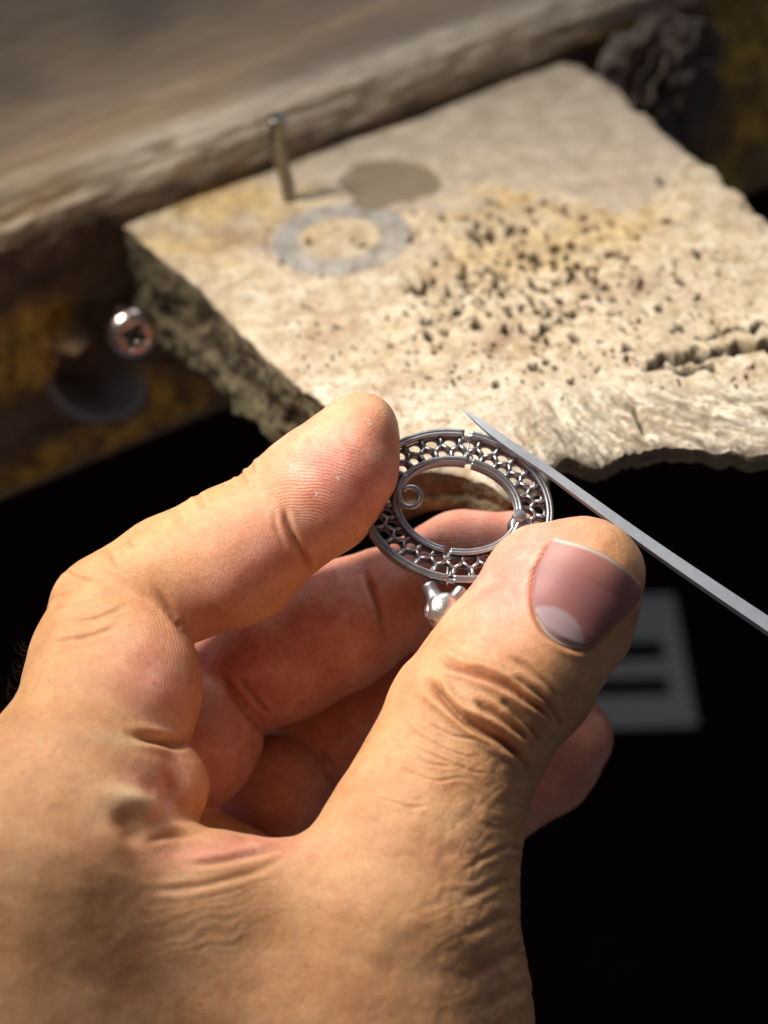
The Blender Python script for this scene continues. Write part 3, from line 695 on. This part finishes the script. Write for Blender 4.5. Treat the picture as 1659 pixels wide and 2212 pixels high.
#ENDSHAPE
def surface_nets(fn, lo, hi, h):
    n = np.ceil((np.array(hi) - lo) / h).astype(int) + 1
    D = np.empty(n)
    ys, zs = np.arange(n[1]) * h + lo[1], np.arange(n[2]) * h + lo[2]; YY, ZZ = np.meshgrid(ys, zs, indexing='ij')
    for a in range(0, n[0], 12):
        xs = np.arange(a, min(a + 12, n[0])) * h + lo[0]
        Pp = np.stack([np.repeat(xs, YY.size), np.tile(YY.ravel(), len(xs)), np.tile(ZZ.ravel(), len(xs))], 1)
        D[a:a + len(xs)] = fn(Pp).reshape(len(xs), n[1], n[2])
    S = D < 0; m = n - 1
    acc = np.zeros((*m, 3)); cnt = np.zeros(m)
    c = [(0, 0, 0), (1, 0, 0), (0, 1, 0), (1, 1, 0), (0, 0, 1), (1, 0, 1), (0, 1, 1), (1, 1, 1)]
    sl = lambda o: tuple(slice(o[k], o[k] + m[k]) for k in range(3))
    for i in range(8):
        for ax in range(3):
            if c[i][ax]: continue
            o2 = list(c[i]); o2[ax] = 1; a, b = D[sl(c[i])], D[sl(o2)]; x = (a < 0) != (b < 0)
            t = np.where(x, a / np.where(x, a - b, 1), 0)
            for k in range(3): acc[..., k] += x * (c[i][k] + (t if k == ax else 0))
            cnt += x
    act = cnt > 0; idx = -np.ones(m, int); idx[act] = np.arange(act.sum())
    g = np.stack(np.nonzero(act), 1); V = (g + acc[act] / cnt[act][:, None]) * h + lo
    F = []
    for ax in range(3):
        o2 = [0, 0, 0]; o2[ax] = 1; u, w = (ax + 1) % 3, (ax + 2) % 3
        A = S[tuple(slice(0, n[k] - o2[k]) for k in range(3))]; B = S[tuple(slice(o2[k], n[k]) for k in range(3))]
        e = np.stack(np.nonzero(A != B), 1); e = e[(e[:, u] > 0) & (e[:, w] > 0) & (e[:, u] < m[u]) & (e[:, w] < m[w])]
        du = np.zeros(3, int); du[u] = 1; dw = np.zeros(3, int); dw[w] = 1
        q = np.stack([idx[tuple((e - du - dw).T)], idx[tuple((e - dw).T)], idx[tuple(e.T)], idx[tuple((e - du).T)]], 1)
        fl = A[tuple(e.T)]; q[~fl] = q[~fl][:, ::-1]; F.append(q)
    return V, np.concatenate(F)
def subdivide(V, F):
    E = np.sort(np.stack([F, np.roll(F, -1, 1)], -1).reshape(-1, 2), 1)
    key = E[:, 0].astype(np.int64) * len(V) + E[:, 1]; uk, inv = np.unique(key, return_inverse=True)
    e0, e1 = uk // len(V), uk % len(V); mid = (V[e0] + V[e1]) / 2; fc = V[F].mean(1)
    inv = inv.reshape(F.shape) + len(V); c = len(V) + len(uk) + np.arange(len(F))
    F2 = np.concatenate([np.stack([F[:, k], inv[:, k], c, inv[:, k - 1]], 1) for k in range(4)])
    return np.concatenate([V, mid, fc]), F2
def grad(fn, V, e=.01):
    g = np.stack([fn(V + np.eye(3)[k] * e) - fn(V - np.eye(3)[k] * e) for k in range(3)], 1)
    return g / (np.linalg.norm(g, axis=1)[:, None] + 1e-9)
def vnormals(V, F):
    n = np.cross(V[F[:, 2]] - V[F[:, 0]], V[F[:, 3]] - V[F[:, 1]]); N = np.zeros_like(V)
    for k in range(4):
        for a in range(3): N[:, a] += np.bincount(F[:, k], n[:, a], len(V))
    return N / (np.linalg.norm(N, axis=1)[:, None] + 1e-12)
def relax(V, F, it, w=.5, mask=None):
    a = F.ravel(); b = np.roll(F, -1, 1).ravel(); cnt = np.bincount(a, minlength=len(V)) + np.bincount(b, minlength=len(V))
    for _ in range(it):
        s = np.stack([np.bincount(a, V[b, k], len(V)) + np.bincount(b, V[a, k], len(V)) for k in range(3)], 1) / cnt[:, None]
        d = (s - V) * w; V = V + (d if mask is None else d * mask[:, None])
    return V
def toscreen(V):
    d = D0 - V[:, 2]; return CX + V[:, 0] / d * FPX, CY - V[:, 1] / d * FPX
def build_hand():
    r = root('hand', 'left hand holding the silver pendant between curled index finger and thumb', 'hand')
    V, F = surface_nets(hand_sdf, np.array([-8.6, -11.2, -5.6]), np.array([4.6, 2.2, 5.2]), .10)
    print('nets', len(V), time.time() - T0)
    V, F = subdivide(V, F); V = relax(V, F, 2, .5)
    V = V - hand_sdf(V)[:, None] * grad(hand_sdf, V) * .9
    V = relax(V, F, 1, .4)
    V, F = subdivide(V, F); V = relax(V, F, 2, .5)
    N = vnormals(V, F)
    X, Y = toscreen(V)
    # front visibility map
    zb = np.full((260, 200), -99.0); gi = np.clip((Y / 10).astype(int) + 10, 0, 259); gj = np.clip((X / 10).astype(int) + 10, 0, 199)
    np.maximum.at(zb, (gi, gj), V[:, 2]); view = np.array([0, 0, D0]) - V; view /= np.linalg.norm(view, axis=1)[:, None]
    front = np.sum(N * view, 1)
    vis = (V[:, 2] > zb[gi, gj] - .45) & (front > -.1)
    parts = np.stack(hand_parts(V), 1); own = parts.argmin(1)
    rs = np.random.RandomState(7)
    disp = np.zeros(len(V)); red = np.zeros(len(V))
    TH, IN, MI, RI, LI, PA = range(6)
    def sel(x0, y0, x1, y1, who):
        return np.nonzero(vis & (X > x0) & (X < x1) & (Y > y0) & (Y < y1) & np.isin(own, who))[0]
    def crease(pts, w, d, who=(0, 1, 2, 3, 4, 5), lip=.3, taper=.25, wob=0.0, lipw=2.2):
        p = np.array(pts, float); s = sel(p[:, 0].min() - 8 * w, p[:, 1].min() - 8 * w, p[:, 0].max() + 8 * w, p[:, 1].max() + 8 * w, who)
        if not len(s): return
        sp = spline(p, max(8, 4 * len(p))) if len(p) > 2 else p
        x, y = X[s], Y[s]
        if wob: x = x + wob * noise(V[s] * 3); y = y + wob * noise(V[s] * 3 + 9)
        wm_ = 1 + .35 * noise(V[s] * 2.2 + 33)
        dd, run, sd = polyd(x, y, sp); env = sstep(0, taper, run) * sstep(1, 1 - taper, run); dd = dd / (wm_ if wob else 1)
        disp[s] += d * env * (-np.exp(-(dd / w) ** 2) + lip * np.exp(-((dd - lipw * w) / (1.1 * w)) ** 2))
    def swell(x, y, rx, ry, d, ang=0, who=(0, 1, 2, 3, 4, 5)):
        a = math.radians(ang); R_ = 2.6 * max(rx, ry); s = sel(x - R_, y - R_, x + R_, y + R_, who); dx, dy = X[s] - x, Y[s] - y
        disp[s] += d * np.exp(-(((dx * math.cos(a) + dy * math.sin(a)) / rx) ** 2 + ((-dx * math.sin(a) + dy * math.cos(a)) / ry) ** 2))
    eA, eB = F.ravel(), np.roll(F, -1, 1).ravel(); eC = np.bincount(eA, minlength=len(V)) + np.bincount(eB, minlength=len(V))
    def smooth(a, it):
        a = np.asarray(a, float)
        for _ in range(it): a = .3 * a + .7 * (np.bincount(eA, a[eB], len(V)) + np.bincount(eB, a[eA], len(V))) / eC
        return a
    #STROKES
    # thumb knuckle folds
    k = lambda L: [(841.5 + a * .314, 1322.4 + b * .314) for a, b in L]
    crease(k([(200,450),(310,530),(420,650),(520,740),(650,815),(780,890),(880,970),(960,1070),(1000,1110)]), 7.5, .15, (TH, PA), .4, .2, 2, 2.4)
    crease(k([(300,270),(420,350),(520,400),(640,430),(760,480),(870,540),(960,620),(1050,680),(1110,740),(1125,820)]), 6.5, .11, (TH,), .4, .2, 3, 2.4)
    crease(k([(560,600),(600,620),(650,660),(740,700),(850,790),(930,860),(980,930)]), 6, .075, (TH,), .35, .2, 3, 2.3)
    crease(k([(740,600),(830,640),(900,730),(960,800),(1020,870),(1040,930)]), 7, .05, (TH,), .35, .2, 3, 2.2)
    crease(k([(820,430),(880,460),(960,520),(1060,600),(1130,680),(1175,750),(1170,840)]), 6, .07, (TH,), .25, .2)
    crease(k([(800,290),(900,350),(1000,420),(1080,490),(1140,560),(1200,650)]), 6, .03, (TH,), .5, .25, 3)
    for L in ([(30,640),(90,730),(180,820),(280,890),(400,950),(520,990),(660,1000)], [(110,860),(190,930),(300,990),(430,1040),(600,1100),(760,1110)], [(0,960),(80,1050),(200,1110),(330,1150),(480,1140),(620,1160)],
              [(150,620),(210,700),(290,780),(400,830),(600,880),(760,960),(880,1060)], [(180,940),(240,1030),(330,1050),(500,1060)], [(-140,1240),(0,1290),(140,1330),(300,1320)]):
        crease(k(L), 3.2, .017, (TH, PA), .3, .3, 5)
    # crinkled skin at the right of the thumb base
    thn = np.radians(np.interp(Y, [1600, 1700, 1820, 1950, 2230], [24, 14, 2, -18, -38])); ac = (Y - 1750) * np.cos(thn) - (X - 1080) * np.sin(thn); al = (Y - 1750) * np.sin(thn) + (X - 1080) * np.cos(thn)
    wq = fbm(np.stack([al / 120, ac / 120, 0 * ac], 1) + 40, 3)
    rdg = 1 - np.abs(noise(np.stack([al / 70, (ac + 14 * wq) / 13, 0 * ac + 3], 1))) * 2; rdg2 = 1 - np.abs(noise(np.stack([al / 120, (ac + 22 * wq) / 30, 0 * ac + 9], 1))) * 2; rdg3 = 1 - np.abs(noise(np.stack([(al + ac * .8) / 18, (ac - al * .5) / 40, 0 * ac + 5], 1))) * 2
    xr = np.interp(Y, [1600, 1680, 1800, 1950, 2212], [1185, 1160, 1112, 1105, 1165]); wm = sstep(330, 60, xr - X) * sstep(1610, 1680, Y + (xr - X) * .25) * np.isin(own, (TH, PA)) * vis
    wm = smooth(wm, 8)
    disp -= wm * (.009 * np.clip(rdg, 0, 1) + .006 * np.clip(rdg2, 0, 1) ** 2 * sstep(1700, 1850, Y) + .008 * np.clip(rdg3, 0, 1))
    for x, y, w_ in ((1112, 1905, 8), (1112, 1985, 10), (1128, 2065, 12), (1150, 2140, 12), (1118, 1835, 6)): crease([(x + 30, y + 10), (x - 10, y - 5), (x - 60, y + 12), (x - 130, y + 55)], w_, .022, (TH, PA), .5, .4)
    # nail bed
    NAIL = [(1199,1169),(1249,1181),(1297,1199),(1337,1225),(1375,1261),(1376,1288),(1353,1318),(1325,1346),(1290,1383),(1277,1397),(1253,1402),(1217,1392),(1181,1368),(1159,1332),(1151,1288),(1157,1241),(1177,1201),(1199,1169)]
    crease([NAIL[i] for i in (0,16,15,14,13,12,11,10,9,8,7,6,5)], 7, .045, (TH,), .45, .05, 0, 2.0)
    # index finger creases
    crease([(612,1085),(618,1120),(640,1170),(662,1215),(672,1258)], 7, .07, (IN,), .25, .3)
    crease([(590,1098),(600,1150),(622,1195)], 5, .02, (IN,), .2, .3)
    crease([(316,1235),(340,1275),(375,1330),(415,1385),(440,1425)], 8, .045, (IN,), .3, .4)
    for L in ([(105,1300),(170,1272),(240,1262)], [(110,1315),(180,1300),(260,1292)], [(120,1345),(200,1340),(290,1300)], [(95,1385),(180,1380),(270,1352)], [(215,1180),(230,1205),(250,1235)], [(270,1165),(285,1190)], [(140,1225),(165,1250),(215,1262)]):
        crease(L, 5, .03, (IN,), .4, .25, 5)
    for L in ([(430,1080),(440,1100)], [(540,1005),(548,1030)], [(520,1030),(530,1052)], [(380,1112),(388,1134)]): crease([(L[0][0] - 5, L[0][1] - 14)] + L, 6, .035, (IN,), .4, .2)
    # folds of the palm below the index finger
    crease([(262,1580),(310,1592),(350,1602),(385,1609),(430,1590)], 9, .11, (IN, PA, MI), .3, .45)
    crease([(500,1800),(455,1795),(405,1800),(350,1808),(300,1830)], 8, .06, (PA, IN, MI), .3, .4)
    crease([(240,1745),(268,1775),(290,1805),(320,1825)], 20, .09, (PA, IN), .2, .4)
    swell(285, 1728, 55, 24, .12, 20, (PA, IN)); swell(340, 1650, 50, 40, .05, 0, (PA, IN)); crease([(345,1650),(362,1700),(352,1750)], 9, .03, (PA, IN), .3, .3)
    crease([(650,1815),(600,1832),(520,1852),(450,1865),(380,1866)], 7, .035, (PA, TH), .5, .3)
    crease([(640,1835),(560,1880),(470,1905),(380,1920),(290,1925)], 7, .02, (PA, TH), .5, .3)
    for j in range(7):
        y0 = 1850 + j * 24 + rs.uniform(-6, 6); crease([(660 - j * 4, y0 - 5), (560 - j * 8, y0 + 32), (430 - j * 12, y0 + 62), (250, y0 + 70)], 5, .005, (PA, TH), .4, .45, 22)
    # middle and ring finger creases
    crease([(778,1215),(800,1270),(822,1330),(834,1395)], 7, .06, (MI,), .25, .3)
    crease([(470,1440),(500,1490),(540,1540),(580,1592)], 8, .07, (MI,), .25, .25); crease([(510,1460),(550,1510),(585,1550)], 6, .04, (MI,), .25, .25)
    crease([(690,1610),(705,1660),(715,1700)], 8, .06, (RI,), .25, .3)
    #ENDSTROKES
    # broad unevenness, pores
    disp = np.where(wm > .001, disp, smooth(disp, 1)); disp += .018 * fbm(V * .9 + 4, 3) + .006 * fbm(V * 3.5 + 8, 3) * (own != IN)
    grime_shade = np.clip((smooth(disp, 14) - disp) / .035, 0, 1) * (own != IN) + .6 * np.clip((smooth(disp, 14) - disp) / .035, 0, 1) * (own == IN)  # creases darkened in the colour for crisper folds: skin dirt and painted shade
    V = V + N * disp[:, None]
    # nail seat: the surface under the nail is flattened a little
    P = np.stack([X, Y], 1)
    # colour masks
    def rb(x, y, rx, ry, who, ang=0, s=1.0):
        a = math.radians(ang); dx, dy = X - x, Y - y
        return s * np.exp(-(((dx * math.cos(a) + dy * math.sin(a)) / rx) ** 2 + ((-dx * math.sin(a) + dy * math.cos(a)) / ry) ** 2)) * np.isin(own, who)
    red = rb(745, 1010, 150, 130, (IN,)) + rb(530, 1220, 190, 90, (IN,), -30, .8) + rb(330, 1480, 110, 90, (IN,), 40, .7) + rb(360, 1690, 90, 70, (PA, IN), 0, .6) \
        + rb(1150, 1190, 160, 90, (TH,), -40, .9) + rb(1090, 1290, 110, 120, (TH,), 0, .5) + .85 * np.isin(own, (MI, RI, LI)) + rb(500, 1835, 160, 28, (PA,), -5, .8) + rb(1010, 1480, 70, 40, (TH,), 0, .25)
    red = np.clip(red + .12 * fbm(V * 1.3, 3), 0, 1)
    # finger print ridges: phase fields
    ph = np.zeros(len(V)); am = np.zeros(len(V))
    dirx, diry = .85, -.53
    s_ = (X - 262) * dirx + (Y - 1300) * diry; n_ = -(X - 262) * diry + (Y - 1300) * dirx     # along and across the index finger
    m_i = own == IN
    tipm = sstep(430, 480, s_)
    loop = np.hypot(X - 640, Y - 1235) + 10 * noise(np.stack([X, Y, 0 * X], 1) / 90)
    ph = np.where(m_i, np.where(s_ > 405, loop, s_ + .0012 * n_ ** 2), 0)
    am = np.where(m_i & (X > 330) & (V[:, 2] > -.6), 1.0, 0)
    s2 = (X - 470) * .87 - (Y - 1500) * .49; n2 = (X - 470) * .49 + (Y - 1500) * .87
    m_m = own == MI; ph = np.where(m_m, np.where(X > 840, (Y - 1100) * 1.0 + .0016 * (X - 985) ** 2, s2 + .001 * n2 ** 2), ph); am = np.where(m_m, .8, am)
    m_r = np.isin(own, (RI, LI)); ph = np.where(m_r, s2, ph); am = np.where(m_r, .3, am)
    s3 = (X - 1268) * .57 - (Y - 1232) * .82; n3_ = (X - 1268) * .82 + (Y - 1232) * .57
    m_t = (own == TH) & (n3_ < -70); ph = np.where(m_t, np.hypot(s3 * .6 + 60, n3_ + 60), ph); am = np.where(own == TH, sstep(-70, -110, n3_) * sstep(-330, -200, s3) * .9, am)
    dors = np.clip((own == TH) * sstep(-250, -330, s3) + (own == PA) * 1.0, 0, 1) * (1 - .8 * rb(480, 1700, 200, 120, (PA, IN)))
    am = smooth(am * (.45 + .55 * sstep(-.4, .5, fbm(V * 1.1 + 60, 2))), 10); dors = smooth(dors, 14); red = smooth(red, 10)
    m = NT('skin')
    nb1 = m.noise(1.1, 5, .6); nb2 = m.noise(5, 5, .65); mott = m.noise(2.2, 3, .5, .5)
    tan = m.ramp(nb1, [(.3, (.57, .275, .125)), (.5, (.68, .36, .17)), (.7, (.74, .43, .225))])
    pink = m.ramp(mott, [(.3, (.70, .25, .19)), (.5, (.80, .33, .25)), (.7, (.86, .45, .36))])
    col = m.mix(m.attr('red'), tan, pink)
    col = m.mix(m.rng(m.noise(9, 5, .65), .5, .72, 0, .38), col, (.42, .17, .10)); col = m.mix(m.rng(m.noise(14, 4, .6), .55, .75, 0, .25), col, (.85, .62, .45))
    cells = m.vor(16, 'DISTANCE_TO_EDGE'); st = m.mapping(10, 24, 12, (0, 0, .5)); cells2 = m.vor(1, 'DISTANCE_TO_EDGE', st)
    cc = m.rng(cells, 0, .25); cc2 = m.rng(cells2, 0, .2)
    wv = m.math('SINE', m.math('MULTIPLY', m.math('ADD', m.attr('phase'), m.math('MULTIPLY', m.noise(2.0, 2), 14)), 2 * math.pi / 7.2))
    col = m.mix(m.rng(m.noise(22, 3, .6), .56, .68, 0, .35), col, (.40, .17, .095))
    col = m.mix(m.math('MULTIPLY', m.attr('grime_shade'), .62), col, (.25, .095, .05))
    col = m.mix(m.math('MULTIPLY', m.attr('palm_highlight'), .6), col, (.82, .70, .44)); fl = m.math('MULTIPLY', m.rng(m.noise(9, 2, .8), .66, .69), m.attr('fleck')); col = m.mix(fl, col, (.92, .86, .80))  # highlight along the palm ridge painted into the skin colour, then dust flecks
    hgt = m.math('MULTIPLY', wv, m.attr('ridge'))
    b = m.bump(hgt, .20, .012)
    b = m.bump(m.math('MULTIPLY', m.math('ADD', cc, cc2), m.math('ADD', m.math('MULTIPLY', m.attr('dorsal'), .5), .10)), .30, .012, b)
    b = m.bump(m.noise(26, 5, .75), .75, .018, b)
    mat = m.fin(col, m.rng(nb2, .3, .7, .36, .52), 0.0, b, Subsurface_Weight=.5, Specular_IOR_Level=.42)
    m.p.inputs['Subsurface Radius'].default_value = (1.0, .30, .15); m.p.inputs['Subsurface Scale'].default_value = .0013
    m.p.subsurface_method = 'RANDOM_WALK'
    o = mesh_obj('skin', cam2world(V), F, mat, r, attrs=dict(grime_shade=grime_shade, palm_highlight=smooth(rb(285, 1728, 52, 22, (PA, IN), 18) + .6 * rb(262, 1600, 60, 16, (PA, IN), 10), 4), fleck=np.clip(rb(830, 930, 35, 60, (IN,)) + rb(690, 1030, 90, 60, (IN,), 60, .8) + rb(560, 1160, 90, 50, (IN,), 0, .5) + rb(1160, 1250, 60, 90, (TH,), 0, .5), 0, 1), red=red, phase=ph, ridge=am, dorsal=dors))
    print('hand', len(V), time.time() - T0)
    # thumb nail: a curved plate seated on the skin
    tip_e = spline([(1199,1169),(1249,1181),(1297,1199),(1337,1225),(1375,1261)], 60)
    base_e = spline([(1159,1332),(1181,1368),(1217,1392),(1253,1402),(1277,1397)], 60)
    lef = spline([(1199,1169),(1177,1201),(1157,1241),(1151,1288),(1159,1332)], 70)
    rig = spline([(1375,1261),(1377,1288),(1353,1318),(1325,1346),(1277,1397)], 70)
    s = np.linspace(0, 1, 60)[:, None, None]; t = np.linspace(0, 1, 70)[None, :, None]
    C = (1 - t) * tip_e[:, None] + t * base_e[:, None] + (1 - s) * lef[None] + s * rig[None] - ((1 - s) * (1 - t) * tip_e[0] + s * (1 - t) * tip_e[-1] + (1 - s) * t * base_e[0] + s * t * base_e[-1])
    xx, yy = C[..., 0].ravel(), C[..., 1].ravel()
    z = np.full(len(xx), 2.6)
    for _ in range(60):
        Pn = np.stack([(xx - CX) * (D0 - z) / FPX, -(yy - CY) * (D0 - z) / FPX, z], 1); z = z - thumb(Pn) * .6
    Pn = np.stack([(xx - CX) * (D0 - z) / FPX, -(yy - CY) * (D0 - z) / FPX, z], 1); Gn = grad(thumb, Pn)
    S_, T_ = np.broadcast_to(s[..., 0], C.shape[:2]).ravel(), np.broadcast_to(t[..., 0], C.shape[:2]).ravel()
    arch = (1 - (2 * S_ - 1) ** 2) * .5 + .5
    lift = .030 + .045 * arch * (1 - .5 * T_) + .02 * (1 - T_) - .07 * sstep(.93, 1, T_) - .05 * sstep(.93, 1, np.abs(2 * S_ - 1)) * T_
    Pn = Pn + Gn * lift[:, None]
    lun = sstep(1.05, .93, np.hypot((xx - 1180) / 78, (yy - 1392) / 80)); free = np.maximum(sstep(.05, .015, T_), .7 * sstep(.965, .995, T_) + .35 * sstep(.975, 1, np.abs(2 * S_ - 1)))
    back_ = Pn - Gn * .05; idx = np.arange(60 * 70).reshape(60, 70); n0 = 4200
    Fq = np.stack([idx[:-1, :-1], idx[:-1, 1:], idx[1:, 1:], idx[1:, :-1]], -1).reshape(-1, 4)
    loop = np.concatenate([idx[0, :], idx[1:, -1], idx[-1, -2::-1], idx[-2:0:-1, 0]]); Fr = np.stack([loop, np.roll(loop, -1), np.roll(loop, -1) + n0, loop + n0], 1)
    mn = NT('nail'); nz_ = mn.noise(1.5, 4, .5); streak = mn.noise(14, 4, .6)
    cn = mn.ramp(nz_, [(.3, (.26, .10, .10)), (.7, (.34, .14, .135))]); cn = mn.mix(mn.attr('tipward'), cn, (.46, .20, .17)); cn = mn.mix(mn.math('MULTIPLY', mn.attr('lunula'), .8), cn, (.38, .29, .31)); cn = mn.mix(mn.attr('free'), cn, (.55, .47, .40))
    matn = mn.fin(cn, .52, 0.0, mn.bump(streak, .12, .01), Subsurface_Weight=.2, Specular_IOR_Level=.4)
    mn.p.inputs['Subsurface Scale'].default_value = .001
    mesh_obj('thumb_nail', cam2world(np.concatenate([Pn, back_])), np.concatenate([Fq, Fr]), matn, r, attrs=dict(lunula=np.r_[lun, lun], free=np.r_[free, free], tipward=np.r_[sstep(.45, 0, T_), sstep(.45, 0, T_)] * .7))
build_hand()
def hairs():
    hand = bpy.data.objects['hand']; m = NT('hair'); mat = m.fin((.03, .02, .012), .5); rs = np.random.RandomState(3); k = MB()
    for j in range(26):
        t = rs.rand(); px, py = 62 - 58 * t + rs.uniform(-2, 6), 1395 + 170 * t; a = rs.uniform(math.radians(185), math.radians(255)); L = rs.uniform(18, 42)
        pts = [(px, py, .2), (px + .5 * L * math.cos(a), py + .5 * L * math.sin(a), .3), (px + L * math.cos(a + .5), py + L * math.sin(a + .5), .35)]
        k.tube(spline([W(*p) for p in pts], 7), [.004, .004, .0035, .003, .0025, .002, .001], 5)
    o = k.build('hair', mat, hand); o['kind'] = 'stuff'
hairs()
print('end', time.time() - T0)
